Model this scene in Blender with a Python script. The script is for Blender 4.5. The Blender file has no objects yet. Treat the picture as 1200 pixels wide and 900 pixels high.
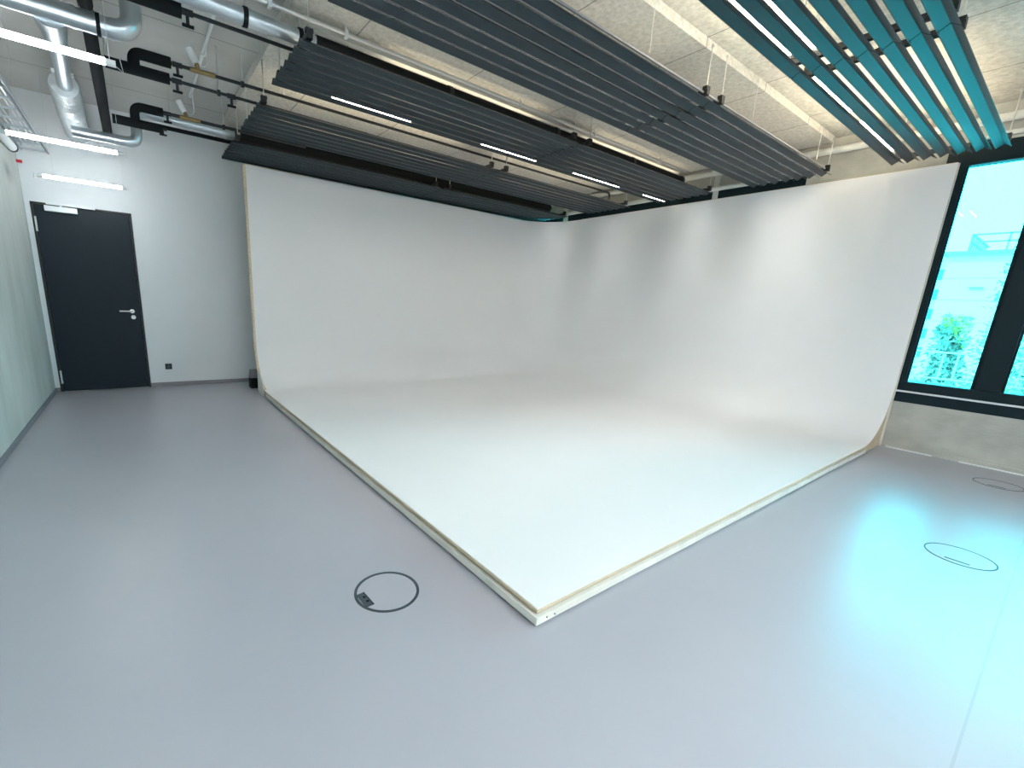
import bpy, bmesh, math, random
from mathutils import Vector, Matrix
random.seed(7)
scene = bpy.context.scene
COL = scene.collection
PI = math.pi

# ------------------------------------------------------------------ materials
def mat(name, color, rough=0.5, metal=0.0, var=0.0, vscale=3.0, bump=0.0, bscale=60.0, spec=None, stretch=None):
    m = bpy.data.materials.new(name); m.use_nodes = True
    nt = m.node_tree; b = nt.nodes['Principled BSDF']
    b.inputs['Base Color'].default_value = (*color, 1)
    b.inputs['Roughness'].default_value = rough
    b.inputs['Metallic'].default_value = metal
    if spec is not None: b.inputs['Specular IOR Level'].default_value = spec
    tc = nt.nodes.new('ShaderNodeTexCoord')
    src = tc.outputs['Object']
    if stretch:
        mp = nt.nodes.new('ShaderNodeMapping'); mp.inputs['Scale'].default_value = stretch
        nt.links.new(src, mp.inputs['Vector']); src = mp.outputs['Vector']
    if var > 0:
        n = nt.nodes.new('ShaderNodeTexNoise'); n.inputs['Scale'].default_value = vscale
        n.inputs['Detail'].default_value = 6; n.inputs['Roughness'].default_value = 0.6
        nt.links.new(src, n.inputs['Vector'])
        r = nt.nodes.new('ShaderNodeMapRange')
        r.inputs['From Min'].default_value = 0.3; r.inputs['From Max'].default_value = 0.7
        r.inputs['To Min'].default_value = 1 - var; r.inputs['To Max'].default_value = 1 + var
        nt.links.new(n.outputs['Fac'], r.inputs['Value'])
        mx = nt.nodes.new('ShaderNodeVectorMath'); mx.operation = 'SCALE'
        mx.inputs[0].default_value = color
        nt.links.new(r.outputs['Result'], mx.inputs['Scale'])
        nt.links.new(mx.outputs['Vector'], b.inputs['Base Color'])
    if bump > 0:
        n2 = nt.nodes.new('ShaderNodeTexNoise'); n2.inputs['Scale'].default_value = bscale
        n2.inputs['Detail'].default_value = 4
        nt.links.new(src, n2.inputs['Vector'])
        bp = nt.nodes.new('ShaderNodeBump'); bp.inputs['Strength'].default_value = bump
        bp.inputs['Distance'].default_value = 0.01
        nt.links.new(n2.outputs['Fac'], bp.inputs['Height'])
        nt.links.new(bp.outputs['Normal'], b.inputs['Normal'])
    return m

def emit(name, color, strength):
    m = bpy.data.materials.new(name); m.use_nodes = True
    nt = m.node_tree; nt.nodes.remove(nt.nodes['Principled BSDF'])
    e = nt.nodes.new('ShaderNodeEmission'); e.inputs['Color'].default_value = (*color, 1)
    e.inputs['Strength'].default_value = strength
    nt.links.new(e.outputs[0], nt.nodes['Material Output'].inputs['Surface'])
    return m

def seam_lines(m, specs, dark=0.6, width=0.006, scale=None):
    """darken thin joints at given world coordinates: specs = [(axis, offset, period or None)]"""
    nt = m.node_tree; b = nt.nodes['Principled BSDF']
    geo = nt.nodes.new('ShaderNodeNewGeometry'); sep = nt.nodes.new('ShaderNodeSeparateXYZ')
    nt.links.new(geo.outputs['Position'], sep.inputs[0])
    total = None
    for ax, off, per in specs:
        s = nt.nodes.new('ShaderNodeMath'); s.operation = 'SUBTRACT'; s.inputs[1].default_value = off
        nt.links.new(sep.outputs['XYZ'.index(ax)], s.inputs[0]); out = s.outputs[0]
        if per:
            w = nt.nodes.new('ShaderNodeMath'); w.operation = 'WRAP'
            w.inputs[1].default_value = per / 2; w.inputs[2].default_value = -per / 2
            nt.links.new(out, w.inputs[0]); out = w.outputs[0]
        a = nt.nodes.new('ShaderNodeMath'); a.operation = 'ABSOLUTE'; nt.links.new(out, a.inputs[0])
        l = nt.nodes.new('ShaderNodeMath'); l.operation = 'LESS_THAN'; l.inputs[1].default_value = width
        nt.links.new(a.outputs[0], l.inputs[0])
        if total is None: total = l.outputs[0]
        else:
            mm = nt.nodes.new('ShaderNodeMath'); mm.operation = 'MAXIMUM'
            nt.links.new(total, mm.inputs[0]); nt.links.new(l.outputs[0], mm.inputs[1]); total = mm.outputs[0]
    r = nt.nodes.new('ShaderNodeMapRange'); r.inputs['To Min'].default_value = 1; r.inputs['To Max'].default_value = dark
    nt.links.new(total, r.inputs['Value'])
    vm = nt.nodes.new('ShaderNodeVectorMath'); vm.operation = 'SCALE'
    lk = b.inputs['Base Color'].links
    if lk: nt.links.new(lk[0].from_socket, vm.inputs[0])
    else: vm.inputs[0].default_value = b.inputs['Base Color'].default_value[:3]
    nt.links.new(r.outputs['Result'], vm.inputs['Scale'])
    nt.links.new(vm.outputs['Vector'], b.inputs['Base Color'])

M = {}
M['floor'] = mat('grey_resin_floor', (0.395, 0.395, 0.435), 0.33, var=0.035, vscale=0.9, bump=0.02, bscale=4)
seam_lines(M['floor'], [('Y', -0.045, None)], dark=0.86, width=0.004)
M['cyc'] = mat('white_matt_paint', (0.80, 0.80, 0.80), 0.55, var=0.012, vscale=1.2, spec=0.35)
M['plaster'] = mat('white_plaster', (0.70, 0.73, 0.75), 0.8, var=0.015, vscale=2.0, bump=0.04, bscale=90)
M['concrete'] = mat('board_concrete', (0.58, 0.60, 0.57), 0.8, var=0.15, vscale=1.5, bump=0.12, bscale=25, stretch=(1, 1.5, 0.4))
M['concrete_dark'] = mat('upstand_concrete', (0.44, 0.44, 0.40), 0.8, var=0.16, vscale=2.6, bump=0.25, bscale=30, stretch=(1, 1.0, 2.0))
M['ceil_plain'] = mat('plain_concrete_ceiling', (0.50, 0.50, 0.48), 0.85, var=0.06, vscale=2.5, bump=0.1, bscale=30)
seam_lines(M['ceil_plain'], [('Y', 4.88, 1.78)], dark=0.55, width=0.007)
M['ceil_board'] = mat('textured_concrete_slab', (0.52, 0.515, 0.48), 0.9, var=0.20, vscale=26.0, bump=0.5, bscale=45)
seam_lines(M['ceil_board'], [('X', 1.615, 1.075)], dark=0.45, width=0.006)
M['baffle'] = mat('slate_blue_metal', (0.020, 0.032, 0.039), 0.42, metal=0.25, var=0.05, vscale=4)
M['black'] = mat('black_foam', (0.010, 0.012, 0.013), 0.8, spec=0.15)
M['blackmetal'] = mat('black_metal', (0.015, 0.018, 0.02), 0.5, metal=0.2)
M['door'] = mat('anthracite_door', (0.008, 0.017, 0.024), 0.5, var=0.05, vscale=8, spec=0.22)
M['frame'] = mat('dark_window_frame', (0.005, 0.016, 0.021), 0.5, spec=0.2)
M['galv'] = mat('galvanised_steel', (0.56, 0.62, 0.65), 0.30, metal=0.9, var=0.10, vscale=9)
M['flex'] = mat('foil_insulation', (0.60, 0.64, 0.66), 0.5, metal=0.5, var=0.10, vscale=14, bump=0.4, bscale=30)
M['steel'] = mat('brushed_steel', (0.65, 0.66, 0.66), 0.35, metal=0.8)
M['satin'] = mat('light_grey_aluminium', (0.72, 0.75, 0.77), 0.45, metal=0.1)
M['brass'] = mat('brass_fitting', (0.30, 0.22, 0.10), 0.4, metal=0.8)
M['ply'] = mat('plywood', (0.60, 0.50, 0.35), 0.7, var=0.12, vscale=6, stretch=(1, 1, 8))
M['plydark'] = mat('plywood_core', (0.36, 0.27, 0.16), 0.75, var=0.2, vscale=9)
M['timber'] = mat('pale_timber', (0.72, 0.69, 0.62), 0.7, var=0.10, vscale=5)
M['white'] = mat('white_plastic', (0.75, 0.77, 0.77), 0.45)
M['palepipe'] = mat('pale_painted_pipe', (0.66, 0.68, 0.64), 0.5)
M['ring'] = mat('dark_grey_ring', (0.045, 0.065, 0.078), 0.5)
M['red'] = mat('red_plastic', (0.60, 0.02, 0.04), 0.5)
M['skirt'] = mat('grey_skirting', (0.23, 0.225, 0.245), 0.5)
M['led'] = emit('led_white', (0.95, 0.99, 1.0), 23)
M['led_tube'] = emit('led_neutral', (1.0, 0.91, 0.74), 14)
M['fill_rear'] = emit('fill_cool', (0.93, 0.965, 1.0), 22)
M['fill_slot'] = emit('fill_slot', (0.97, 0.98, 0.97), 10)
M['fill_slot_up'] = emit('fill_slot_up', (1.0, 0.93, 0.78), 2.2)
M['led_step'] = emit('led_step', (1.0, 0.84, 0.58), 26)
M['led_warm'] = emit('led_warm', (1.0, 0.84, 0.58), 9)
M['led_strong'] = emit('led_strong', (1.0, 0.82, 0.55), 34)
M['facade'] = mat('pale_blue_render', (0.86, 0.88, 0.92), 0.8)
seam_lines(M['facade'], [('Z', 0.0, 0.79)], dark=0.75, width=0.02)
M['facade2'] = mat('white_render', (0.72, 0.76, 0.76), 0.8)
M['rail'] = mat('blue_grey_rail', (0.30, 0.45, 0.52), 0.5)
M['whiterail'] = mat('white_rail', (0.80, 0.84, 0.86), 0.5)
M['blueglass'] = mat('blue_glass', (0.10, 0.32, 0.55), 0.2)
M['leafa'] = mat('silver_green_leaf', (0.32, 0.25, 0.20), 0.6)
M['leafb'] = mat('yellow_green_leaf', (0.80, 0.80, 0.15), 0.6)
M['bark'] = mat('bark', (0.15, 0.12, 0.09), 0.9)
M['paving'] = mat('terrace_paving', (0.65, 0.68, 0.68), 0.8, var=0.08, vscale=2)

g = bpy.data.materials.new('window_glass'); g.use_nodes = True
nt = g.node_tree; nt.nodes.remove(nt.nodes['Principled BSDF'])
tr = nt.nodes.new('ShaderNodeBsdfTransparent'); tr.inputs['Color'].default_value = (0.93, 0.98, 0.98, 1)
gl = nt.nodes.new('ShaderNodeBsdfGlossy'); gl.inputs['Roughness'].default_value = 0.02
fr = nt.nodes.new('ShaderNodeFresnel'); fr.inputs['IOR'].default_value = 1.35
mx = nt.nodes.new('ShaderNodeMixShader')
nt.links.new(fr.outputs[0], mx.inputs[0]); nt.links.new(tr.outputs[0], mx.inputs[1]); nt.links.new(gl.outputs[0], mx.inputs[2])
nt.links.new(mx.outputs[0], nt.nodes['Material Output'].inputs['Surface'])
M['glass'] = g

# ------------------------------------------------------------------ mesh helpers
ORG = {}          # world origin of each thing / part, so children keep their place
def fillet(pts, r, n=6):
    pts = [Vector(p) for p in pts]
    if len(pts) < 3 or r <= 0: return pts
    out = [pts[0]]
    for a, b, c in zip(pts, pts[1:], pts[2:]):
        u = (a - b); v = (c - b); rr = min(r, u.length * .49, v.length * .49)
        p0 = b + u.normalized() * rr; p1 = b + v.normalized() * rr
        for i in range(n + 1):
            t = i / n
            out.append(p0 * (1 - t) ** 2 + b * 2 * t * (1 - t) + p1 * t * t)
    out.append(pts[-1]); return out

class MB:
    def __init__(s): s.v = []; s.f = []; s.sm = []; s.mi = []
    def add(s, vs, fs, smooth=False, mi=0):
        o = len(s.v); s.v += [Vector(v) for v in vs]
        for f in fs: s.f.append([i + o for i in f]); s.sm.append(smooth); s.mi.append(mi)
        return s
    def box(s, x0, x1, y0, y1, z0, z1, mi=0):
        vs = [(x, y, z) for x in (x0, x1) for y in (y0, y1) for z in (z0, z1)]
        return s.add(vs, [(0,1,3,2),(4,6,7,5),(0,4,5,1),(2,3,7,6),(0,2,6,4),(1,5,7,3)], mi=mi)
    def prism(s, poly, axis, a, b, mi=0):
        """poly: 2-D points in the two other axes (in XYZ order)"""
        def P(p, w):
            q = list(p); q.insert('XYZ'.index(axis), w); return q
        n = len(poly)
        vs = [P(p, a) for p in poly] + [P(p, b) for p in poly]
        fs = [tuple(range(n)), tuple(range(2 * n - 1, n - 1, -1))] + [(i, (i + 1) % n, n + (i + 1) % n, n + i) for i in range(n)]
        return s.add(vs, fs, mi=mi)
    def tube(s, pts, r, n=12, bend=0.0, caps=True, rs=None, mi=0):
        pts = fillet(pts, bend); L = len(pts)
        if rs is None: rs = [r] * L
        vs = []; up = None
        for i, p in enumerate(pts):
            d = (pts[min(i + 1, L - 1)] - pts[max(i - 1, 0)]).normalized()
            if up is None:
                up = Vector((0, 0, 1)) if abs(d.z) < .9 else Vector((0, 1, 0))
            x = up.cross(d); 
            if x.length < 1e-6: x = Vector((1, 0, 0)).cross(d)
            x.normalize(); y = d.cross(x); up = y
            for k in range(n):
                a = 2 * PI * k / n
                vs.append(p + (x * math.cos(a) + y * math.sin(a)) * rs[i])
        fs = [(i*n+k, i*n+(k+1)%n, (i+1)*n+(k+1)%n, (i+1)*n+k) for i in range(L-1) for k in range(n)]
        s.add(vs, fs, smooth=True, mi=mi)
        if caps:
            s.add(vs[:n], [tuple(range(n-1, -1, -1))], mi=mi); s.add(vs[-n:], [tuple(range(n))], mi=mi)
        return s
    def build(s, name, m, parent=None, bevel=0.0, origin=None, label=None):
        me = bpy.data.meshes.new(name)
        if parent is not None: org = ORG[parent.name]
        elif origin is not None: org = Vector(origin)
        else:
            xs = [v.x for v in s.v]; ys = [v.y for v in s.v]; zs = [v.z for v in s.v]
            org = Vector(((min(xs)+max(xs))/2, (min(ys)+max(ys))/2, min(zs)))
        me.from_pydata([v - org for v in s.v], [], s.f)
        for i, p in enumerate(me.polygons): p.use_smooth = s.sm[i]; p.material_index = s.mi[i]
        for q in (m if isinstance(m, (list, tuple)) else [m]): me.materials.append(q)
        bm = bmesh.new(); bm.from_mesh(me); bmesh.ops.recalc_face_normals(bm, faces=bm.faces); bm.to_mesh(me); bm.free()
        o = bpy.data.objects.new(name, me); COL.objects.link(o)
        if parent is not None: o.parent = parent
        else: o.location = org
        ORG[o.name] = org.copy()
        if bevel > 0:
            b = o.modifiers.new('bevel', 'BEVEL'); b.width = bevel; b.segments = 2; b.limit_method = 'ANGLE'
        if label: o['label'] = label
        return o

def empty(name, loc):
    o = bpy.data.objects.new(name, None); o.empty_display_size = .1; COL.objects.link(o)
    o.location = loc; ORG[o.name] = Vector(loc); return o
def tag(o, label, cat, group=None, kind=None):
    o['label'] = label; o['category'] = cat
    if group: o['group'] = group
    if kind: o['kind'] = kind
    return o
def struct(o): o['kind'] = 'structure'; return o
def copy_tree(o, parent=None):
    c = o.copy(); COL.objects.link(c); c.parent = parent; ORG[c.name] = ORG[o.name].copy()
    for ch in list(o.children): copy_tree(ch, c)
    return c
def copy_thing(o, d, label):
    c = copy_tree(o); c.location = Vector(o.location) + Vector(d); ORG[c.name] = Vector(c.location); c['label'] = label
    return c

# ------------------------------------------------------------------ room shell
XL, XR, YB, YR, ZC, ZS = -0.95, 6.8, 7.51, -5.0, 3.44, 3.36
struct(MB().box(XL-.2, XR+.3, YR-.2, YB+.2, -.2, 0).build('floor', M['floor'], origin=(0, 0, 0)))
struct(MB().box(XL-.2, XR+.3, YR-.2, YB+.2, ZC, ZC+.2)
       .box(1.10, 6.72, 2.20, YB, ZS, ZC+.05, mi=1)
       .box(1.10, XR, YR, 2.199, ZC-.012, ZC+.05, mi=1).build('ceiling', [M['ceil_plain'], M['ceil_board']], origin=(0, 0, ZC)))
struct(MB().box(XL-.2, XL, YR-.2, YB+.2, 0, ZC).build('wall_left', M['concrete'], origin=(XL, 0, 0)))
DX0, DX1, DZ = -.903, .051, 2.268
struct(MB().box(XL, DX0, YB, YB+.2, 0, ZC).box(DX1, XR+.3, YB, YB+.2, 0, ZC).box(DX0, DX1, YB, YB+.2, DZ, ZC).box(DX0, DX1, YB+.13, YB+.2, 0, DZ)
       .build('wall_back', M['plaster'], origin=(0, YB, 0)))
struct(MB().box(XL, XR+.3, YR-.2, YR, 0, ZC).build('wall_rear', M['plaster'], origin=(0, YR, 0)))
w = MB()
w.box(XR, XR+.3, YR, YB, 0, .526)                      # upstand
w.box(XR, XR+.3, YR, YB, 3.10, ZC)                     # lintel
w.box(XR, XR+.3, 1.22, 2.42, .526, 3.10)               # pillar between windows
w.box(XR, XR+.3, 6.9, YB, .526, 3.10)
w.box(XR, XR+.3, YR, -1.35, .526, 3.10)
struct(w.build('wall_right', M['concrete_dark'], origin=(XR, 0, 0)))
# skirting
struct(MB().box(DX1, 6.7, YB-.012, YB, 0, .055).box(XL, DX0, YB-.012, YB, 0, .055).build('baseboard_back', M['skirt'], bevel=.003))
struct(MB().box(XL, XL+.012, YR, YB-.012, 0, .055).build('baseboard_left', M['skirt'], bevel=.003))
struct(MB().box(XR-.02, XR, YR, 1.09, 0, .05).build('baseboard_right', M['concrete_dark'], bevel=.004))
struct(MB().box(XR-.034, XR-.0205, .70, 1.07, 0, .012).box(XR-.034, XR-.0205, YR, .50, 0, .012).build('trim_1', M['white']))

# ------------------------------------------------------------------ door
door = struct(empty('door_1', ((DX0+DX1)/2, YB, 0)))
MB().box(DX0, DX0+.025, YB-.004, YB+.12, 0, DZ).box(DX1-.02, DX1, YB-.004, YB+.12, 0, DZ).box(DX0, DX1, YB-.004, YB+.12, DZ-.02, DZ).build('door_frame', M['blackmetal'], door)
leaf = MB().box(DX0+.029, DX1-.024, YB+.004, YB+.055, .008, DZ-.024).build('door_leaf', M['door'], door, bevel=.002)
for z in (1.94, .107):
    MB().box(DX0+.018, DX0+.036, YB-.012, YB+.004, z, z+.165).tube([(DX0+.027, YB-.014, z), (DX0+.027, YB-.014, z+.165)], .008, 8).build('hinge', M['satin'], door, label='pale grey hinge')
h = MB().tube([(-.062, YB+.004, 1.035), (-.062, YB-.045, 1.035), (-.197, YB-.045, 1.035)], .010, 10, bend=.018).build('door_handle', M['steel'], leaf, label='brushed steel lever handle')
MB().tube([(-.062, YB+.005, 1.035), (-.062, YB-.006, 1.035)], .026, 20).build('handle_rosette', M['steel'], leaf)
MB().tube([(-.055, YB+.005, .957), (-.055, YB-.006, .957)], .026, 20).build('lock_rosette', M['steel'], leaf)
MB().tube([(-.055, YB-.0055, .957), (-.055, YB-.012, .957)], .009, 12).build('key_cylinder', M['galv'], leaf)
cl = MB().box(-.779, -.48, YB-.052, YB+.004, 2.176, 2.238).build('door_closer', M['satin'], leaf, bevel=.004, label='light grey closer box')
MB().box(-.760, -.31, YB-.040, YB-.004, 2.252, 2.274).box(-.64, -.62, YB-.032, YB-.012, 2.236, 2.254).build('closer_rail', M['satin'], door, bevel=.002, label='light grey slide rail')

# wall socket
so = MB().box(.238, .318, YB-.010, YB, .238, .318).build('wall_socket', M['blackmetal'], bevel=.003)
MB().tube([(.278, YB-.012, .278), (.278, YB-.008, .278)], .027, 20).build('socket_insert', M['ring'], so)
tag(so, 'small square black power socket low on the white wall right of the door', 'socket')

# ------------------------------------------------------------------ windows
def window(n, y0, y1, mullions, parent_name='window'):
    wn = struct(empty('window_%d' % n, (XR, (y0+y1)/2, .526)))
    X0, X1 = XR-.004, XR+.11
    f = MB().box(X0, X1, y0, y1, .526, .638).box(X0, X1, y0, y1, .655, .752).box(X0, X1, y0, y1, 2.912, 3.10)
    f.box(X0, X1, y0, y0+.08, .752, 2.912).box(X0, X1, y1-.15, y1, .752, 2.912)
    for m0, m1 in mullions: f.box(X0-.006, X1, m0, m1, .752, 2.912)
    f.build('window_frame', M['frame'], wn, bevel=.003)
    MB().box(X0-.035, X1, y0, y1, .638, .655).build('window_sill', M['satin'], wn, bevel=.002, label='thin pale metal sill edge')
    edges = [y0+.08] + [q for m in mullions for q in m] + [y1-.15]
    for a, b in zip(edges[::2], edges[1::2]):
        MB().box(XR+.060, XR+.066, a, b, .752, 2.912).build('pane', M['glass'], wn)
        MB().box(X0+.020, X0+.050, a, a+.03, .752, 2.912).box(X0+.02, X0+.05, b-.018, b, .752, 2.912).build('glazing_bead', M['frame'], wn)
window(1, -1.35, 1.22, [(.382, .556), (-.60, -.43)])
window(2, 2.42, 6.90, [(3.45, 3.60), (4.6, 4.75), (5.7, 5.85)])

# ------------------------------------------------------------------ cyclorama
CX0, CX1, CY0, CY1, ZF, ZT, CR, RC = 1.275, 6.75, 1.123, 6.75, .088, 2.945, .62, .80
def footprint(inset):
    pts = [(CX0, CY1 - inset), (2.5, CY1 - inset), (4.2, CY1 - inset)]
    c = (CX1 - RC, CY1 - RC); r = RC - inset
    for k in range(13):
        a = PI/2 * (1 - k/12); pts.append((c[0] + r*math.cos(a), c[1] + r*math.sin(a)))
    pts += [(CX1 - inset, 4.0), (CX1 - inset, 2.4), (CX1 - inset, CY0)]
    return pts
def loft(off):
    rows = []
    for k in range(15):
        t = PI/2 * k/14; R = CR + off
        rows.append([(x, y, ZF + CR - R*math.cos(t)) for x, y in footprint(CR - R*math.sin(t))])
    for z in (1.4, 2.2, ZT): rows.append([(x, y, z) for x, y in footprint(-off)])
    return rows
def sheet(o_in, o_out, mb):
    A, B = loft(o_in), loft(o_out); n = len(A[0]); m = len(A)
    vs = [p for r in A for p in r]; wv = [p for r in B for p in r]
    mb.add(vs, [(i*n+k, i*n+k+1, (i+1)*n+k+1, (i+1)*n+k) for i in range(m-1) for k in range(n-1)], smooth=True)
    mb.add(wv, [(i*n+k, (i+1)*n+k, (i+1)*n+k+1, i*n+k+1) for i in range(m-1) for k in range(n-1)], smooth=True)
    for idx in ([(i, 0) for i in range(m)], [(i, n-1) for i in range(m)], [(m-1, k) for k in range(n)], [(0, k) for k in range(n)]):
        q = [A[i][k] for i, k in idx] + [B[i][k] for i, k in idx]; L = len(idx)
        mb.add(q, [(j, j+1, L+j+1, L+j) for j in range(L-1)])
cyc = empty('cyclorama', ((CX0+CX1)/2, (CY0+CY1)/2, 0))
tag(cyc, 'big white painted two-winged infinity cove with curved corner on plywood platform', 'photo backdrop')
mb = MB(); sheet(0, .006, mb)
fp = footprint(CR); n = len(fp)
poly = fp + [(CX0, CY0)]
mb.add([(x, y, ZF) for x, y in poly], [tuple(range(len(poly)))], smooth=True)
mb.add([(x, y, ZF-.005) for x, y in poly], [tuple(range(len(poly)))])
mb.add([(CX0, CY1-CR, ZF), (CX0, CY0, ZF), (CX1-CR, CY0, ZF), (CX0, CY1-CR, ZF-.005), (CX0, CY0, ZF-.005), (CX1-CR, CY0, ZF-.005)], [(0,1,4,3), (1,2,5,4)])
surf = mb.build('painted_surface', M['cyc'], cyc, label='seamless matt white painted surface')
mb = MB(); sheet(.0065, .030, mb)
mb.build('plywood_backing', M['ply'], cyc, label='bare plywood edges behind the white surface')
XE, YE = CX1-CR+.02, CY1-CR+.02
def lshape(inset, z0, z1):      # platform layer: thin deck
    return MB().prism([(CX0-inset, CY0-inset), (XE, CY0-inset), (XE, YE), (CX0-inset, YE)], 'Z', z0, z1)
lshape(.004, .070, .0825).build('deck_board', M['ply'], cyc, label='pale plywood deck edge')
lshape(-.010, .052, .070).build('deck_core', M['plydark'], cyc, label='brown recessed plywood layer')
lshape(.012, .014, .052).build('base_frame', M['timber'], cyc, bevel=.002, label='pale timber base frame')
lshape(-.012, .0, .014).build('shadow_strip', M['black'], cyc, label='black strip painted in as the shadow gap')  # black colour stands in for the shade in the recessed gap
for p in ((CX0+.05, CY0-.0125, .035), (CX0+.10, CY0-.0125, .030)):
    MB().tube([p, (p[0], p[1]-.002, p[2])], .004, 8).build('screw_head', M['blackmetal'], cyc)
eb = MB()
prof_in = [(CY1 - (CR - (CR+.031)*math.sin(PI/2*k/14*.96+.06)), ZF + CR - (CR+.031)*math.cos(PI/2*k/14*.96+.06)) for k in range(15)] + [(CY1+.031, ZT)]
prof_out = [(CY1 + .062, ZT)] + [(CY1 - (CR - (CR+.062)*math.sin(PI/2*k/14*.85+.235)), max(.02, ZF + CR - (CR+.062)*math.cos(PI/2*k/14*.85+.235))) for k in range(14, -1, -1)]
eb.prism(prof_in + prof_out, 'X', CX0+.006, CX0+.045).build('edge_batten', M['timber'], cyc, label='pale curved batten behind the left edge')
es = MB()
pi_ = [(CY1 - (CR - CR*math.sin(PI/2*k/16)), ZF + CR - CR*math.cos(PI/2*k/16)) for k in range(2, 17)] + [(CY1, ZT+.004)]
po_ = [(CY1 - .005, ZT+.004)] + [(CY1 - (CR - (CR-.005)*math.sin(PI/2*k/16)), ZF + CR - (CR-.005)*math.cos(PI/2*k/16)) for k in range(16, 1, -1)]
es.prism(pi_ + po_, 'X', CX0-.004, CX0+.026)
es.build('edge_strip', M['ply'], cyc, label='pale plywood strip along the left wing edge')
# ribs that carry the cove, end studs, rear studs, top rail
def rib(sign, fixed, th):
    pr = [(0, 0)]
    pts = []
    R = CR + .031
    for k in range(11):
        t = PI/2 * k/10 * .93; pts.append((CR - R*math.sin(t), ZF + CR - R*math.cos(t)))
    return pts
pr = rib(0, 0, 0)
# left end: profile in Y-Z, right end: in X-Z
MB().prism([(CY1 - i, z) for i, z in pr if z < .42] + [(CY1 + .02, .42), (CY1+.02, 0.0), (CY1 - CR + .02, 0.0)], 'X', CX0+.02, CX0+.045).build('end_rib', M['timber'], cyc)
MB().prism([(CX1 - i, z) for i, z in pr] + [(CX1 + .036, .85), (CX1+.036, 0.0), (CX1 - CR + .02, 0.0)], 'Y', CY0+.012, CY0+.03).build('end_rib', M['ply'], cyc)
MB().box(CX1+.031, CX1+.046, CY0-.006, CY0+.034, 0, ZT).build('end_stud', M['timber'], cyc)
for x in (1.38, 2.2, 3.1, 4.0, 4.9, 5.8):
    MB().box(x, x+.04, CY1+.032, CY1+.10, 0, ZT-.02).build('rear_stud', M['timber'], cyc)
MB().box(CX0+.05, CX1-RC, CY1+.031, CY1+.052, ZT-.07, ZT+.004).build('top_rail', M['plydark'], cyc)
for x0, x1, dz in ((1.28, 2.55, .010), (2.5, 3.9, .006), (3.85, 5.4, .010)):
    MB().box(x0, x1, CY1+.007, CY1+.029, ZT, ZT+dz).build('top_packing', M['ply'], cyc)
MB().box(CX1+.007, CX1+.029, CY0+.01, CY1-RC-.1, ZT-.002, ZT+.006).build('top_packing', M['ply'], cyc)
# foot block and black sandbag at the left rear corner
fb = MB().box(1.262, 1.272, 6.28, 6.55, 0.0, .17).prism([(6.28, .17), (6.55, .17), (6.50, .30), (6.42, .30)], 'X', 1.262, 1.272).build('rib_foot', M['timber'], cyc, label='pale timber foot at the rear left')
sb = empty('stage_weight', (1.27, 6.98, 0))
MB().box(1.225, 1.34, 6.90, 7.04, 0, .15).build('weight_body', M['black'], sb, bevel=.012)
MB().prism([(1.225, .15), (1.34, .15), (1.335, .27), (1.24, .27)], 'Y', 6.91, 7.03).build('weight_handle', M['skirt'], sb, bevel=.008)
tag(sb, 'small black weight with grey top behind the left end of the white cove', 'stage weight')

# white posts behind the right wing of the cove
def post(y, wd, label, z1=3.36, dark=False):
    t = empty('steel_post', (6.79, y, 0))
    MB().box(6.782+.004, 6.795, y-wd/2, y+wd/2, .0, z1).build('post_shaft', M['palepipe'], t)
    MB().box(6.781, 6.796, y-wd/2-.01, y+wd/2+.01, 3.26, 3.30).build('post_clamp', M['white'], t)
    tag(t, label, 'post', 'white posts behind the cove')
post(3.50, .075, 'slim white post rising above the middle of the right cove wing')
post(6.27, .11, 'broader white post just behind the inner corner of the cove')

# pale pipes along the top of the window wall
pp = MB().tube([(6.72, 7.4, 3.30), (6.72, 2.0, 3.275), (6.72, -4.8, 3.26)], .038, 14).build('pale_pipe', M['palepipe'])
for y in (6.8, 4.9, 2.3, .2, -2.0, -4.4): MB().box(6.745, 6.799, y-.012, y+.012, 3.262, 3.30).build('pipe_clip', M['steel'], pp)
tag(pp, 'upper pale painted pipe running right under the ceiling along the window wall', 'pipe', 'pale pipes over the windows')
pp = MB().tube([(6.73, 7.0, 3.08), (6.73, 2.50, 3.075)], .030, 14).build('pale_pipe', M['palepipe'])
for y in (6.6, 4.4, 2.7): MB().box(6.75, 6.80, y-.012, y+.012, 3.066, 3.09).build('pipe_clip', M['steel'], pp)
tag(pp, 'lower pale painted pipe above the dark window head behind the cove', 'pipe', 'pale pipes over the windows')
pp = MB().box(6.755, 6.798, -4.4, .98, 3.125, 3.165).build('pale_trunking', M['palepipe'], bevel=.004)
tag(pp, 'pale square trunking above the dark head of the visible window', 'trunking')

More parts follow.
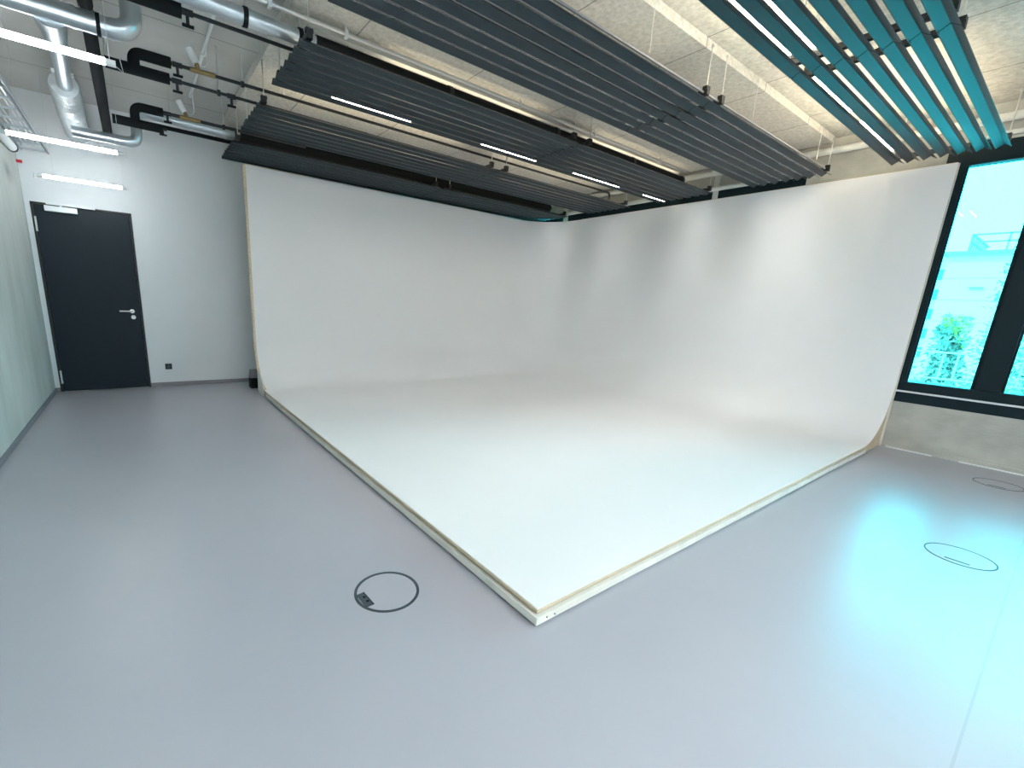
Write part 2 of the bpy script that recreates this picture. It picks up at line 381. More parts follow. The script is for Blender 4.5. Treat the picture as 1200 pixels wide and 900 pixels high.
# ------------------------------------------------------------------ floor boxes
def floor_box(x, y, r, fa, label, thin=False):
    t = empty('floor_box', (x, y, 0))
    wd = .006 if thin else .013
    def ringmb(r0, r1, z):
        m = MB(); N = 56
        vs = [(x+rr*math.cos(2*PI*k/N), y+rr*math.sin(2*PI*k/N), zz) for rr, zz in ((r0, .0005), (r0, z), (r1, z), (r1, .0005)) for k in range(N)]
        m.add(vs, [(j*N+k, j*N+(k+1)%N, (j+1)*N+(k+1)%N, (j+1)*N+k) for j in range(3) for k in range(N)]); return m
    ringmb(r-wd, r, .0025).build('cover_ring', M['ring'], t)
    m = MB(); N = 48
    vs = [(x+(r-wd-.002)*math.cos(2*PI*k/N), y+(r-wd-.002)*math.sin(2*PI*k/N), z) for z in (.0003, .0015) for k in range(N)]
    m.add(vs, [tuple(range(N, 2*N))] + [(k, (k+1)%N, N+(k+1)%N, N+k) for k in range(N)]); m.build('cover_lid', M['floor'], t)
    c, s_ = math.cos(fa), math.sin(fa)
    def R(u, v): return (x + u*c - v*s_, y + u*s_ + v*c)
    a0, a1, hw = (r*.62, r*.88, r*.34) if not thin else (r*.62, r*.70, r*.34)
    q = [R(a0, -hw), R(a1, -hw), R(a1, hw), R(a0, hw)]
    fl = MB().prism(q, 'Z', .0012, .0030).build('cable_flap', M['ring'], t)
    if not thin:
        for v in (-.018, .016):
            px_, py_ = R(r*.72, v); MB().tube([(px_, py_, .003), (px_, py_, .0036)], .007, 12).build('flap_screw', M['black'], fl)
        q = [R(a0, -hw), R(a0+.006, -hw), R(a0+.006, hw), R(a0, hw)]
        MB().prism(q, 'Z', .0030, .0042).build('flap_edge', M['blackmetal'], fl)
    tag(t, label, 'floor box', 'round floor boxes')
floor_box(.836, 1.680, .153, PI*1.02, 'round floor box with thick dark ring and cable flap left of the cove platform')
floor_box(3.93, .165, .155, PI, 'round floor box with thin ring in the bright patch of floor right of the platform', True)
floor_box(6.15, .185, .155, PI*1.0, 'round floor box with thin ring close to the concrete base of the window wall', True)

# ------------------------------------------------------------------ acoustic baffles
PITCH, SW, SH, ZP = .12, .099, .032, 2.985
PX0, PXM, PX1 = 1.05, 3.87, 6.62
TH = .0015
def slat_mb(x0, x1, y):
    m = MB(); a = .006
    prof = [(y, ZP), (y+.004, ZP), (y+SW/2, ZP+SH-.003), (y+SW-.004, ZP), (y+SW, ZP), (y+SW/2, ZP+SH)]
    return m.prism(prof, 'X', x0, x1)
def make_baffle(y0, label):
    t = empty('ceiling_baffle', ((PX0+PX1)/2, y0+.42, ZP))
    for k in range(7):
        yy = y0 + k*PITCH + (PITCH-SW)/2
        slat_mb(PX0, PXM-.005, yy).build('slat', M['baffle'], t)
        slat_mb(PXM+.005, PX1, yy).build('slat', M['baffle'], t)
    for k in range(7):
        yy = y0 + k*PITCH + (PITCH-SW)/2
        MB().prism([(yy+.004, ZP+.0012), (yy+.006, ZP+.0012), (yy+SW/2, ZP+SH-.0005), (yy+SW-.006, ZP+.0012), (yy+SW-.004, ZP+.0012), (yy+SW/2, ZP+SH+.0035)], 'X', PXM-.03, PXM+.03).build('joint_strip', M['black'], t, label='black strip behind the slat joint')
    for x in (PX0+.06, PXM-.11, PXM+.13, PX1-.08):
        rl = MB().box(x-.02, x+.02, y0+.02, y0+.82, ZP+SH+.001, ZP+SH+.036).build('carrier_rail', M['blackmetal'], t)
        for yy in (y0+.04, y0+.78):
            MB().box(x-.025, x+.025, yy-.018, yy+.018, ZP+SH+.036, ZP+SH+.060).build('bracket', M['blackmetal'], rl)
            zt = ZS if y0 > 2.0 else ZC-.012
            MB().tube([(x, yy, ZP+SH+.055), (x, yy, zt)], .005, 8).tube([(x, yy, zt-.015), (x, yy, zt)], .012, 8).build('suspension_rod', M['steel'], t, label='thin threaded steel rod')
    tag(t, label, 'ceiling baffle', 'slatted metal ceiling baffles')
    return t
make_baffle(.775, 'slatted blue-grey ceiling baffle nearest the visible window, light showing through its slats')
make_baffle(2.105, 'wide slatted dark ceiling baffle crossing the top centre of the photo')
b3 = make_baffle(3.425, 'slatted dark ceiling baffle starting just right of the silver duct end, middle of the five')
make_baffle(4.745, 'slatted black ceiling baffle second nearest the back wall')
make_baffle(6.04, 'slatted black ceiling baffle directly above the top of the left cove wing')

# ------------------------------------------------------------------ light fittings
def strip_light(x0, x1, y, z, label, m='led_tube', up=False, wd=.022, hz=.022, group='strip lights above the baffles', zt=None):
    t = empty('strip_light', ((x0+x1)/2, y, z))
    if up:
        MB().box(x0, x1, y-wd/2, y+wd/2, z-hz/2, z).build('housing', M['satin'], t, bevel=.001)
        MB().box(x0+.01, x1-.01, y-wd/2+.001, y+wd/2-.001, z+.0005, z+hz/2).build('diffuser', M[m], t, label='glowing diffuser')
    else:
        MB().box(x0, x1, y-wd/2, y+wd/2, z+.001, z+hz/2).build('housing', M['satin'], t, bevel=.001)
        MB().box(x0+.01, x1-.01, y-wd/2+.001, y+wd/2-.001, z-hz/2, z).build('diffuser', M[m], t, label='glowing diffuser')
    zt = zt or (ZS if y > 2.2 and x0 > 1.1 else ZC-.012)
    for x in (x0+.08, x1-.08):
        MB().tube([(x, y, z+.004), (x, y, zt)], .002, 6).build('hanger_wire', M['steel'], t)
    tag(t, label, 'light', group); return t
strip_light(1.50, 2.28, 4.1585, 2.998, 'bright strip light in the last slot of the middle baffle, nearest the silver duct end', wd=.010, hz=.022)
strip_light(3.10, 3.92, 4.1585, 2.998, 'bright strip light in the last slot of the middle baffle near its centre joint', wd=.010, hz=.022)
strip_light(4.55, 5.50, 4.1585, 2.998, 'bright strip light in the last slot of the middle baffle past its centre joint', wd=.010, hz=.022)
strip_light(6.05, 6.62, 4.1585, 2.998, 'short bright strip light at the far end of the last slot of the middle baffle', wd=.010, hz=.022)
strip_light(2.75, 3.80, 1.605, 3.115, 'strip light seen through the first slot of the baffle nearest the window', wd=.014)
strip_light(4.25, 5.15, 1.605, 3.115, 'strip light past the joint in the first slot of the baffle nearest the window', wd=.014)
strip_light(5.42, 6.55, 1.605, 3.115, 'strip light at the far end of the first slot of the baffle nearest the window', wd=.014)
strip_light(2.65, 3.80, 1.466, 3.105, 'brightest strip light in the second slot of the baffle nearest the window')
strip_light(4.95, 6.60, 1.300, 3.13, 'warm uplight over the baffle nearest the window, washing the ceiling cream', 'led_strong', True)
strip_light(2.6, 4.4, 1.78, 3.20, 'near warm uplight washing the step in the ceiling', 'led_step', True)
strip_light(4.6, 6.4, 1.78, 3.20, 'far warm uplight washing the step in the ceiling', 'led_step', True)
strip_light(1.9, 3.7, 4.00, 3.19, 'warm uplight behind the black duct over the near half of the middle baffle', 'led_warm', True)
strip_light(4.5, 6.5, 4.00, 3.19, 'warm uplight behind the black duct over the far half of the middle baffle', 'led_warm', True)
strip_light(1.3, 3.6, 5.15, 3.10, 'warm uplight over the near edge of the second baffle from the back', 'led_warm', True)
strip_light(4.2, 6.3, 5.15, 3.10, 'warm uplight over the far edge of the second baffle from the back', 'led_warm', True)

def pendant_tube(y, label):
    x0, x1, z = -.722, -.012, 2.512
    if y == 6.85: x0, x1, z = -.685, -.010, 2.455
    t = empty('tube_light', ((x0+x1)/2, y, z))
    MB().tube([(x0, y, z), (x1, y, z)], .0165, 16).build('tube_body', M['led'], t, label='glowing white tube')
    for a, b, s in ((x0-.045, x0, -1), (x1, x1+.045, 1)):
        MB().tube([(a, y, z), (b, y, z)], .017, 12).build('end_cap', M['white'], t)
        xx = a if s < 0 else b
        wx = x0+.09 if s < 0 else x1+.02
        MB().tube([(wx, y, z+.01), (wx, y, ZC)], .0016, 6).tube([(xx, y, z-.01), (xx+.03*s, y, z-.03), (xx+.02*s, y, z+.03)], .002, 6).build('hanger_wire', M['steel'], t)
    tag(t, label, 'light', 'hanging tube lights by the left wall'); return t
pendant_tube(3.37, 'hanging white tube light in the top left corner of the photo, nearest of the row')
pendant_tube(5.42, 'hanging white tube light in the middle of the row by the left wall')
pendant_tube(6.85, 'hanging white tube light right above the dark door')
pendant_tube(-1.6, 'hanging white tube light at the rear of the room by the left wall')
pendant_tube(-3.85, 'hanging white tube light furthest to the rear by the left wall')
SL = {'b': (2.105, 'wide centre baffle'), 'c': (3.425, 'middle baffle'), 'd': (4.745, 'second rearmost baffle'), 'e': (6.04, 'rearmost baffle')}
def slot_fill(key, slot, x0, x1, where):
    """added fill light, hidden in a narrow black channel set into a slot: shines straight down through it and up at the slab"""
    y0, nm = SL[key]; y = y0 + slot*PITCH; z = 3.018
    t = empty('slot_fill', ((x0+x1)/2, y, z))
    MB().box(x0, x1, y-.0135, y-.0115, 2.991, 3.036).box(x0, x1, y+.0115, y+.0135, 2.991, 3.036).box(x0, x1, y-.0114, y+.0114, z+.001, z+.006).build('housing', M['black'], t)
    MB().box(x0+.005, x1-.005, y-.0110, y+.0110, z-.002, z).build('diffuser', M['fill_slot'], t, label='glowing diffuser')
    MB().box(x0+.005, x1-.005, y-.0110, y+.0110, 3.030, 3.032).build('upper_diffuser', M['fill_slot_up'], t, label='glowing upper diffuser')
    for x in (x0+.30, x1-.30): MB().box(x-.012, x+.012, y-.066, y-.0136, 3.0185, 3.021).box(x-.012, x+.012, y+.0136, y+.066, 3.0185, 3.021).build('mounting_tab', M['blackmetal'], t)
    o_ = ['', 'first', 'second', 'third', 'fourth', 'fifth', 'last'][slot]
    tag(t, 'added hidden fill light in the %s slot from the right, %s, %s half' % (o_, nm, where), 'light', 'added fill lights in the baffle slots')
for key, slot in (('b', 1), ('b', 2), ('b', 3), ('b', 4), ('b', 5), ('b', 6), ('c', 1), ('c', 2), ('c', 3), ('d', 1), ('d', 3), ('d', 5), ('e', 1), ('e', 3)):  # added downward fill for the cove, kept out of the camera's sight
    slot_fill(key, slot, 1.14, 3.73, 'near'); slot_fill(key, slot, 4.03, 6.51, 'far')
# the room continues behind the camera; these strips are added as fill for the cove
for x, lx in ((-.1, 'on the left'), (2.2, 'in the centre')):
    for y, ly in ((-1.0, 'first row'), (-2.2, 'second row'), (-3.3, 'third row'), (-4.4, 'last row')):
        t = strip_light(x, x+1.5, y, 3.05, 'added fill strip light behind the viewpoint, %s, %s' % (ly, lx), 'fill_rear', wd=.12, hz=.03, group='added fill lights in the rear half of the room', zt=ZC-.012)
        MB().box(x+.01, x+1.49, y-.055, y+.055, 3.066, 3.072).build('upper_diffuser', M['fill_rear'], t, label='glowing upper diffuser')

# ------------------------------------------------------------------ ducts and pipes
def thing_pipe(name, pts, r, m, label, cat='pipe', bend=0., n=14, group=None):
    return tag(MB().tube(pts, r, n, bend=bend).build(name, m), label, cat, group)
def collar(parent, p, ax, r, w=.02, m='black', name='duct_clamp'):
    p = Vector(p); d = Vector(ax) * w/2
    MB().tube([p-d, p+d], r, 18).build(name, M[m], parent)
def seams(parent, p0, p1, r, k, m='galv'):
    p0, p1 = Vector(p0), Vector(p1); d = (p1-p0).normalized()*.005
    for i in range(k):
        c = p0.lerp(p1, (i+.5)/k); MB().tube([c-d, c+d], r+.003, 18).build('seam_ring', M[m], parent)

YD1 = 3.87; R1 = .052
d1 = empty('ventilation_duct', (.7, YD1, 3.2))
MB().tube([(-.9, YD1, 3.2), (1.28, YD1, 3.2)], R1, 20).build('duct_pipe', M['galv'], d1)
seams(d1, (-.9, YD1, 3.2), (1.28, YD1, 3.2), R1, 7)
for x in (.80, 1.17): collar(d1, (x, YD1, 3.2), (1, 0, 0), R1+.008, .03); MB().tube([(x, YD1, 3.25), (x, YD1, ZC)], .005, 8).build('suspension_rod', M['steel'], d1)
tag(d1, 'silver round duct entering above the middle baffle at the top left', 'duct')
b = empty('insulated_duct', (4, YD1, 3.2))
MB().tube([(1.282, YD1, 3.2), (6.50, YD1, 3.2)], R1+.004, 18).build('foam_sleeve', M['black'], b)
for x in (2.5, 3.9, 5.3, 6.47): MB().tube([(x-.02, YD1, 3.2), (x+.02, YD1, 3.2)], R1+.010, 18).build('duct_clamp', M['blackmetal'], b)
tag(b, 'black insulated duct lying over the right edge of the middle baffle', 'duct')
YD2 = 6.36
d2 = empty('ventilation_duct', (.7, YD2, 3.15))
MB().tube([(-.36, YD2, 2.84), (.175, YD2, 2.84), (.175, YD2, 3.152), (1.18, YD2, 3.152)], .050, 18, bend=.10).build('duct_pipe', M['galv'], d2)
for x in (.34, .62, .86, 1.02): seams(d2, (x, YD2, 3.152), (x+.01, YD2, 3.152), .050, 1)
collar(d2, (1.14, YD2, 3.152), (1, 0, 0), .058, .03); collar(d2, (-.02, YD2, 2.84), (1, 0, 0), .055, .02, 'steel')
MB().tube([(.50, YD2, 3.20), (.50, YD2, ZC)], .005, 8).build('suspension_rod', M['steel'], d2)
tag(d2, 'thinner silver duct with an upward kink above the door, ending at the baffles', 'duct')
b = empty('insulated_duct', (4, YD2, 3.152))
MB().tube([(1.182, YD2, 3.152), (6.42, YD2, 3.152)], .060, 18).build('foam_sleeve', M['black'], b)
for x in (2.2, 3.6, 4.6, 6.2): MB().tube([(x, YD2, 3.08), (x, YD2-.03, 3.04)], .006, 8).build('strap', M['steel'], b)
tag(b, 'black insulated duct in the gap between the two baffles nearest the back wall', 'duct')

# big silver duct along the left with reducer and foil hose
d3 = empty('ventilation_duct', (-.3, 5, 3.1))
MB().tube([(-.92, 4.45, 3.1), (.165, 4.45, 3.1), (.165, 4.45, ZC)], .064, 22, bend=.13).build('duct_pipe', M['galv'], d3)
for x in (-.30+.14, -.03): MB().tube([(x-.012, 4.45, 3.1), (x+.012, 4.45, 3.1)], .069, 22).build('seam_ring', M['galv' if x < -.1 else 'black'], d3)
MB().tube([(.04, 4.45, 3.1), (.05, 4.45, 3.1)], .068, 22).build('seam_ring', M['galv'], d3)
MB().tube([(-.29, 4.46, 3.1), (-.295, 4.95, 3.1)], .10, 22, rs=[.10, .062]).build('reducer', M['galv'], d3)
MB().tube([(-.295, 4.94, 3.1), (-.34, 5.95, 3.1)], .054, 20).build('branch_pipe', M['galv'], d3)
tag(d3, 'large silver T-shaped duct with an upward elbow in the top left corner', 'duct')
fx = MB()
pts = []; rs = []
for k in range(90):
    y = 5.88 + (7.50-5.88)*k/89; pts.append(Vector((-.345-.03*k/89, y, 3.10-.02*math.sin(k/89*PI)))); rs.append(.112 + (.005 if k % 4 < 2 else -.003) - (.012 if k < 2 else 0))
fx.tube(pts, .17, 24, rs=rs)
fx = fx.build('foil_hose', M['flex'])
tag(fx, 'fat ribbed foil-wrapped hose running into the wall above the door', 'duct')
for p in ((-.39, 5.80), (-.29, 5.81)):
    pass
MB().box(-.41, -.26, 5.74, 5.80, 3.150, 3.165).build('hose_clip', M['white'], fx)

# black insulated pipe along the left
e = thing_pipe('insulated_pipe', [(-.09, 3.9, 3.27), (-.09, 4.75, 3.27), (-.083, 5.35, 3.11), (-.083, 7.50, 3.10)], .045, M['black'], bend=.3, label='thick black insulated pipe running to the back wall beside the foil hose')
MB().tube([(-.09, 4.60, 3.27), (-.09, 4.62, 3.27)], .048, 18).build('cable_tie', M['white'], e)

def insulated_run(label, y, zlow, zup, xj, xs, xend):
    t = empty('insulated_pipe', (xj, y, zlow))
    r = .042
    MB().tube([(-.02, y, zlow), (xs-.02, y, zlow)], r, 14).build('foam_sleeve', M['black'], t)
    MB().tube([(xj, y, zlow), (xj, y, zup), (xs, y, zup)], r, 14, bend=.075).build('foam_elbow', M['black'], t)
    MB().tube([(xs-.03, y, zlow), (xend, y, zlow)], .013, 10).build('bare_pipe', M['blackmetal'], t)
    tag(t, label, 'pipe', 'insulated pipes by the left wall'); return t
t = insulated_run('black insulated pipe pair with a raised elbow nearest the tube lights', 5.0, 3.076, 3.20, .17, .43, 2.2)
MB().tube([(.42, 5.0, 3.20), (6.25, 5.0, 3.20), (6.38, 5.0, 3.20), (6.38, 5.0, 3.10)], .014, 10, bend=.06).build('bare_pipe', M['blackmetal'], t)
t = insulated_run('black insulated pipe with a raised elbow beside the thin silver duct over the door', 6.18, 2.99, 3.15, .17, .42, .44)
MB().tube([(.41, 6.18, 3.15), (1.9, 6.18, 3.15)], .016, 10).build('bare_pipe', M['blackmetal'], t)
MB().tube([(.24, 6.62, 3.13), (1.6, 6.62, 3.13)], .022, 10).build('return_pipe', M['black'], t)
t = empty('insulated_pipe', (.3, 4.08, 3.2))
MB().tube([(-.6, 4.09, 3.2), (.44, 4.085, 3.2)], .048, 14).build('foam_sleeve', M['black'], t)
MB().tube([(.43, 4.085, 3.2), (2.0, 4.07, 3.2)], .013, 10).build('bare_pipe', M['blackmetal'], t)
tag(t, 'black insulated pipe end turning into a thin bare pipe beside the silver duct', 'pipe', 'insulated pipes by the left wall')
t = empty('sprinkler_pipe', (3, 3.80, 3.305))
MB().tube([(-.9, 3.80, 3.305), (6.55, 3.80, 3.305)], .017, 10).build('bare_pipe', M['steel'], t)
for x in (.95, 1.5, 3.3, 4.45, 5.8): MB().tube([(x, 3.80, 3.318), (x, 3.80, ZS if x > 1.1 else ZC)], .008, 8).box(x-.012, x+.012, 3.778, 3.822, 3.280, 3.330).build('pipe_hanger', M['satin'], t)
tag(t, 'thin steel pipe under the ceiling above the black duct of the middle baffle', 'pipe')
t = MB().box(1.25, 6.5, 3.915, 3.965, 3.318, 3.345).build('cable_channel', M['palepipe'], bevel=.002)
for x in (1.32, 3.3, 5.6): MB().box(x, x+.03, 3.92, 3.96, 3.346, ZS).build('channel_clip', M['steel'], t)
tag(t, 'flat pale cable channel between the thin ceiling pipe and the black duct', 'cable channel')
t = MB().box(1.3, 6.5, 2.150, 2.162, 3.030, 3.044).build('cable_channel', M['skirt'], bevel=.002)
for x in (1.4, 3.0, 4.6, 6.2): MB().tube([(x, 2.156, 3.068), (x, 2.156, ZC-.012)], .003, 6).build('channel_rod', M['steel'], t)
tag(t, 'slim metal cable channel along the right edge of the wide centre baffle', 'cable channel')
t = MB().tube([(1.4, 2.74, 3.20), (6.5, 2.74, 3.20)], .095, 18).build('insulated_duct', M['black'])  # unseen duct, added so the slots below it look dark
for x in (1.6, 3.5, 5.4): MB().tube([(x, 2.74, 3.29), (x, 2.74, ZS)], .005, 8).tube([(x-.012, 2.74, 3.20), (x+.012, 2.74, 3.20)], .099, 18).build('duct_clamp', M['blackmetal'], t)
tag(t, 'added black duct hidden over the wide centre baffle to darken its slots', 'duct')

# valves with T handles
def valve(x, y, z, label, brass=False):
    t = empty('shutoff_valve', (x, y, z))
    MB().tube([(x-.035, y, z), (x+.035, y, z)], .021, 12).build('valve_body', M['brass' if brass else 'blackmetal'], t)
    MB().tube([(x, y, z-.015), (x, y, z-.075)], .011, 10).build('valve_stem', M['blackmetal'], t)
    MB().box(x-.036, x+.036, y-.012, y+.012, z-.088, z-.072).build('valve_handle', M['black'], t, bevel=.003)
    tag(t, label, 'valve', 'black T-handle valves on the pipes')
valve(.475, 4.083, 3.2, 'black T-handle valve below the insulated pipe end beside the silver duct')
valve(.475, 5.0, 3.20, 'black T-handle valve at the end of the upper foam elbow')
valve(.462, 5.0, 3.076, 'black T-handle valve at the end of the lower foam sleeve')
valve(.88, 5.0, 3.076, 'black T-handle valve further along the lower thin pipe')
valve(.455, 6.18, 3.15, 'black T-handle valve above the thin silver duct over the door')
valve(.43, 6.62, 3.13, 'black T-handle valve hanging below the thin silver duct over the door')
def actuator(x, y, z, label):
    t = empty('valve_actuator', (x, y, z))
    MB().tube([(x-.03, y, z+.10), (x+.02, y, z)], .030, 14).build('actuator_head', M['white'], t, bevel=.003)
    MB().tube([(x+.02, y, z), (x+.035, y, z-.05)], .018, 12).build('actuator_base', M['brass'], t)
    MB().tube([(x+.02, y, z+.015), (x+.07, y, z-.02), (x+.11, y, z+.02), (.70, y, 3.42)], .005, 8, bend=.05).build('actuator_cable', M['white'], t)
    MB().tube([(x-.03, y, z-.055), (x+.16, y, z-.055)], .020, 10).build('pipe_fitting', M['brass'], t)
    tag(t, label, 'valve actuator', 'white valve actuators')
actuator(.60, 5.0, 3.255, 'white cylindrical actuator with looping cable on the upper thin pipe')
actuator(.60, 6.18, 3.205, 'white cylindrical actuator above the thin silver duct over the door')
t = MB().tube([(.705, 4.2, 3.425), (.70, 6.35, 3.425)], .013, 10).build('ceiling_conduit', M['white'])
for y in (4.4, 5.2, 6.0): MB().box(.68, .725, y-.012, y+.012, 3.408, ZC).build('conduit_clip', M['white'], t)
tag(t, 'thin white conduit crossing the plain concrete ceiling between the pipes', 'conduit')
def rod_pair(x, y, z, label):
    t = empty('pipe_hanger', (x, y, z))
    MB().tube([(x, y, z), (x, y, ZC)], .005, 8).build('threaded_rod', M['steel'], t)
    MB().tube([(x-.012, y, z-.0), (x+.012, y, z-.0)], .026, 12).build('clamp_ring', M['blackmetal'], t)
    tag(t, label, 'pipe hanger', 'pipe hangers')
rod_pair(.98, 5.0, 3.20, 'steel rod hanger on the upper thin pipe left of the second baffle from the back')
rod_pair(.78, 5.0, 3.076, 'steel rod hanger on the lower thin pipe near its handle valve')
rod_pair(.99, 6.18, 3.15, 'steel rod hanger over the thin silver duct close to the baffles')
rod_pair(-.01, 5.0, 3.076, 'steel rod hanger beside the thick black insulated pipe')

# cable tray and small items by the left wall
ct = empty('cable_tray', (-.775, 5.8, 2.79))
for x in (-.890, -.665): MB().box(x-.004, x+.004, 3.6, 7.42, 2.79, 2.845).box(x-.004, x+.012, 3.6, 7.42, 2.79, 2.796).build('side_rail', M['galv'], ct)
for k in range(13):
    y = 3.75 + .30*k; MB().box(-.886, -.669, y-.014, y+.014, 2.792, 2.806).build('rung', M['galv'], ct)
for x in (-.84, -.80, -.74, -.71): MB().tube([(x, 3.6, 2.815), (x+.01, 5.5, 2.818), (x, 7.2, 2.815)], .007, 8).build('cable', M['satin'], ct)
for y in (4.6, 6.9): MB().box(-.95, -.86, y-.015, y+.015, 2.765, 2.789).build('wall_bracket', M['galv'], ct)
tag(ct, 'galvanised ladder cable tray running beside the top of the left concrete wall', 'cable tray')
wp = empty('white_pipe', (-.905, 6.5, 2.70))
MB().tube([(-.900, 4.0, 2.71), (-.900, 6.95, 2.71)], .040, 16).build('pipe_body', M['white'], wp)
for y in (4.6, 6.6): MB().box(-.95, -.925, y-.012, y+.012, 2.69, 2.73).build('pipe_clip', M['steel'], wp)
MB().tube([(-.900, 6.955, 2.71), (-.900, 6.985, 2.71)], .045, 16).build('end_cap', M['blackmetal'], wp)
tag(wp, 'short white pipe with capped end on top of the left concrete wall', 'pipe')
rt = MB().box(-.950, -.90, 7.44, 7.455, 2.655, 2.685).build('red_tag', M['red'])
tag(rt, 'tiny red tag near the ceiling corner left of the door', 'tag')
fb = empty('junction_box', (-.45, 4.6, 3.15))
MB().box(-.52, -.40, 4.525, 4.695, 3.13, 3.17).build('box_body', M['white'], fb, bevel=.015)
rd = MB()
for (x, y, r) in ((-.470, 4.585, .022), (-.462, 4.62, .026), (-.450, 4.655, .020)):
    rd.tube([(x, y, 3.1305), (x, y, 3.127)], r, 10)
rd.build('red_mark', M['red'], fb, label='irregular red mark')
MB().tube([(-.46, 4.61, 3.17), (-.46, 4.61, ZC)], .006, 8).build('hanger_rod', M['steel'], fb)
tag(fb, 'white box with a red mark hanging left of the big silver duct', 'box')

# ------------------------------------------------------------------ outside
tr_ = MB().box(7.3, 60, -40, 40, -.9, -.6).build('terrace', M['paving']); struct(tr_)
bl = empty('building', (28, -2, -.6))
MB().box(25, 34, -14, 3.72, -.6, 4.0).build('facade_wall', M['facade'], bl)
MB().box(24.8, 34, -14, 3.9, 4.0, 4.10).build('roof_edge', M['rail'], bl)
wb = MB().box(26.5, 34, 3.73, 4.35, -.6, 4.3).build('stair_wing', M['facade2'], bl)
for k in range(5): MB().box(26.46, 26.5, 3.86, 4.1, .1+.78*k, .5+.78*k).build('window', M['blueglass'], bl)
MB().box(24.94, 25.0, 2.6, 2.95, 2.78, 2.84).build('canopy', M['rail'], bl)
for (y, z) in ((2.25, 2.35), (2.0, 1.95)): MB().box(24.96, 25.0, y-.35, y, z, z+.28).build('window', M['blueglass'], bl)
rl = MB()
for z in (4.68, 4.42): rl.box(24.98, 25.03, -6, 3.25, z-.025, z+.025).box(25, 29, 3.2, 3.25, z-.025, z+.025)
for k in range(10): rl.box(24.98, 25.03, 3.22-.9*k, 3.27-.9*k, 4.1, 4.7)
for k in range(8): rl.box(25.2+.45*k, 25.23+.45*k, 3.2, 3.24, 4.1, 4.7)
rl.build('roof_railing', M['rail'], bl)
tag(bl, 'pale blue panelled building with a roof railing seen through the window', 'building')
tl = MB()
tl.box(10.98, 11.02, -6, 3.0, .93, .955).box(10.98, 11.02, -6, 3.0, .49, .51)
y = 2.9
while y > -6: tl.box(10.985, 11.015, y-.010, y+.010, .49, .95); y -= .172
for y in (2.9, .8, -1.4, -3.6, -5.8): tl.box(10.97, 11.03, y-.02, y+.02, -.6, .95)
tag(tl.build('terrace_railing', M['whiterail']), 'white bar railing outside the window in front of the greenery', 'railing')
def tree(x, y, z0, h, r, nl, label, ybias=.12, trunk=True, seed=1):
    rnd = random.Random(seed)
    t = empty('tree', (x, y, z0))
    tb = MB().tube([(x, y, z0), (x+.1, y-.05, z0+h*.5), (x, y, z0+h*.9)], .09, 8)
    for k in range(14):
        a = rnd.uniform(0, 2*PI); zz = z0 + h*rnd.uniform(.15, .8); q = r*rnd.uniform(.4, .85)
        tb.tube([(x, y, zz), (x+q*math.cos(a), y+q*math.sin(a), zz+.4)], .025, 5)
    tb.build('trunk', M['bark'], t)
    lf = MB()
    for i in range(nl):
        a = rnd.uniform(0, 2*PI); zz = rnd.uniform(0, 1); rr = r*math.sqrt(rnd.random())*(1.0 - .45*zz)*(1+.25*math.sin(5*a+9*zz))
        c = Vector((x+rr*math.cos(a), y+rr*math.sin(a), z0+.1+h*zz)); s = rnd.uniform(.035, .075)
        u = Vector([rnd.gauss(0, 1) for _ in range(3)]).normalized(); v = u.cross(Vector([rnd.gauss(0, 1) for _ in range(3)])).normalized()
        clump = math.sin(c.x*3.1+c.z*2.3)+math.sin(c.y*2.9-c.z*1.7)
        lf.add([c-u*s, c+v*s*.5, c+u*s, c-v*s*.5], [(0, 1, 2, 3)], mi=1 if (clump > 1.25 and rnd.random() < .8) else 0)
    lf.build('foliage', [M['leafa'], M['leafb']], t)
    tag(t, label, 'tree', 'trees outside the window')
tree(17.5, .62, -.6, 4.9, 1.2, 9000, 'tall silvery tree with yellow-green patches beside the window mullion', seed=3)
tree(13.7, 1.65, -.6, 2.1, .36, 2200, 'low silvery bush in front of the pale blue building', seed=5)
tree(15.5, -1.6, -.6, 3.6, 1.0, 5000, 'leafy tree further right outside the windows', seed=8)
hb = MB(); rnd = random.Random(4)
for i in range(9000):
    c = Vector((rnd.uniform(11.6, 12.6), rnd.uniform(-5, 3.2), -.6+rnd.random()*rnd.uniform(.7, 1.25))); s = rnd.uniform(.03, .06)
    u = Vector([rnd.gauss(0, 1) for _ in range(3)]).normalized(); v = u.cross(Vector([rnd.gauss(0, 1) for _ in range(3)])).normalized()
    hb.add([c-u*s, c+v*s*.55, c+u*s, c-v*s*.55], [(0, 1, 2, 3)], mi=1 if rnd.random() < .06 else 0)
tag(hb.build('hedge', [M['leafa'], M['leafb']]), 'loose silvery hedge behind the white railing outside', 'hedge', kind='stuff')

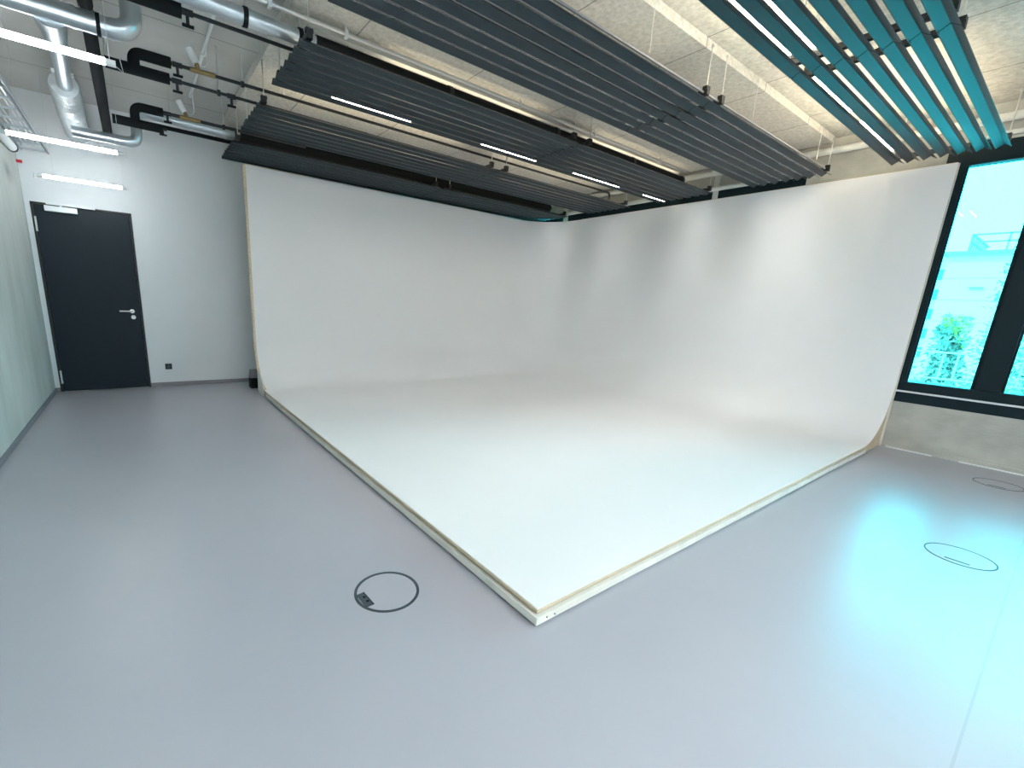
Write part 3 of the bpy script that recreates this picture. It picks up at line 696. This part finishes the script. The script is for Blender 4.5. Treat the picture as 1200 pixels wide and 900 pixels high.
# ------------------------------------------------------------------ sky
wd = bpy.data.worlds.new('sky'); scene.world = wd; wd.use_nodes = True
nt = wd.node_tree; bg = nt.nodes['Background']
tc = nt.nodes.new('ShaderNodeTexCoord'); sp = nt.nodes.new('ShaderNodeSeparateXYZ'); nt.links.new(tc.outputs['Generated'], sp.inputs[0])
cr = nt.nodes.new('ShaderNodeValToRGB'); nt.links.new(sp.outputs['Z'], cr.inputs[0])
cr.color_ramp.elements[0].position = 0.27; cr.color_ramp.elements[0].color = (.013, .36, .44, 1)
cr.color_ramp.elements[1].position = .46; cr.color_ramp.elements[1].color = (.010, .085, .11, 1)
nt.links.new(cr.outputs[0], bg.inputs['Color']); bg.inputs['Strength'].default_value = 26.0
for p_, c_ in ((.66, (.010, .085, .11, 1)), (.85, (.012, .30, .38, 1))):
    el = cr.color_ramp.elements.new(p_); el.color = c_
sun = bpy.data.lights.new('sun', 'SUN'); sun.energy = .5; sun.color = (1, .88, .78); sun.angle = .01
so_ = bpy.data.objects.new('sun', sun); COL.objects.link(so_); so_.rotation_euler = Vector((.55, -.35, -.75)).to_track_quat('-Z', 'Y').to_euler()
for y0, y1 in ((-1.35, 1.22),):      # sky portals in the window openings
    L = bpy.data.lights.new('sky_portal', 'AREA'); L.shape = 'RECTANGLE'; L.size = y1-y0; L.size_y = 2.2
    L.cycles.is_portal = True
    o = bpy.data.objects.new('sky_portal', L); COL.objects.link(o); o.location = (XR+.2, (y0+y1)/2, 1.83)
    o.rotation_euler = (PI/2, 0, PI/2)

# ------------------------------------------------------------------ camera
cam = bpy.data.cameras.new('camera'); co = bpy.data.objects.new('camera', cam); COL.objects.link(co)
F, PXC, PYC = 518.867, 542.15, 480.90
cam.sensor_fit = 'HORIZONTAL'; cam.sensor_width = 36; cam.lens = F/1200*36
cam.shift_x = (600-PXC)/1200; cam.shift_y = (PYC-450)/1200; cam.clip_start = .05; cam.clip_end = 200
r_ = Vector((0.81287326, -0.58041742, 0.04850448)); d_ = Vector((-0.09789888, -0.21824946, -0.97097012)); f_ = Vector((0.57415405, 0.78452712, -0.23423137))
m = Matrix((r_, -d_, -f_)).transposed().to_4x4(); m.translation = (0, 0, 1.35)
co.matrix_world = m
scene.camera = co
vs = scene.view_settings
scene.display_settings.display_device = 'sRGB'
vs.view_transform = 'Standard'; vs.look = 'None'; vs.gamma = 1; vs.use_curve_mapping = False; vs.exposure = 1.15
scene.cycles.max_bounces = 10; scene.cycles.diffuse_bounces = 6; scene.cycles.glossy_bounces = 4
scene.cycles.use_denoising = True; scene.cycles.sample_clamp_indirect = 8
scene.cycles.caustics_reflective = False; scene.cycles.caustics_refractive = False
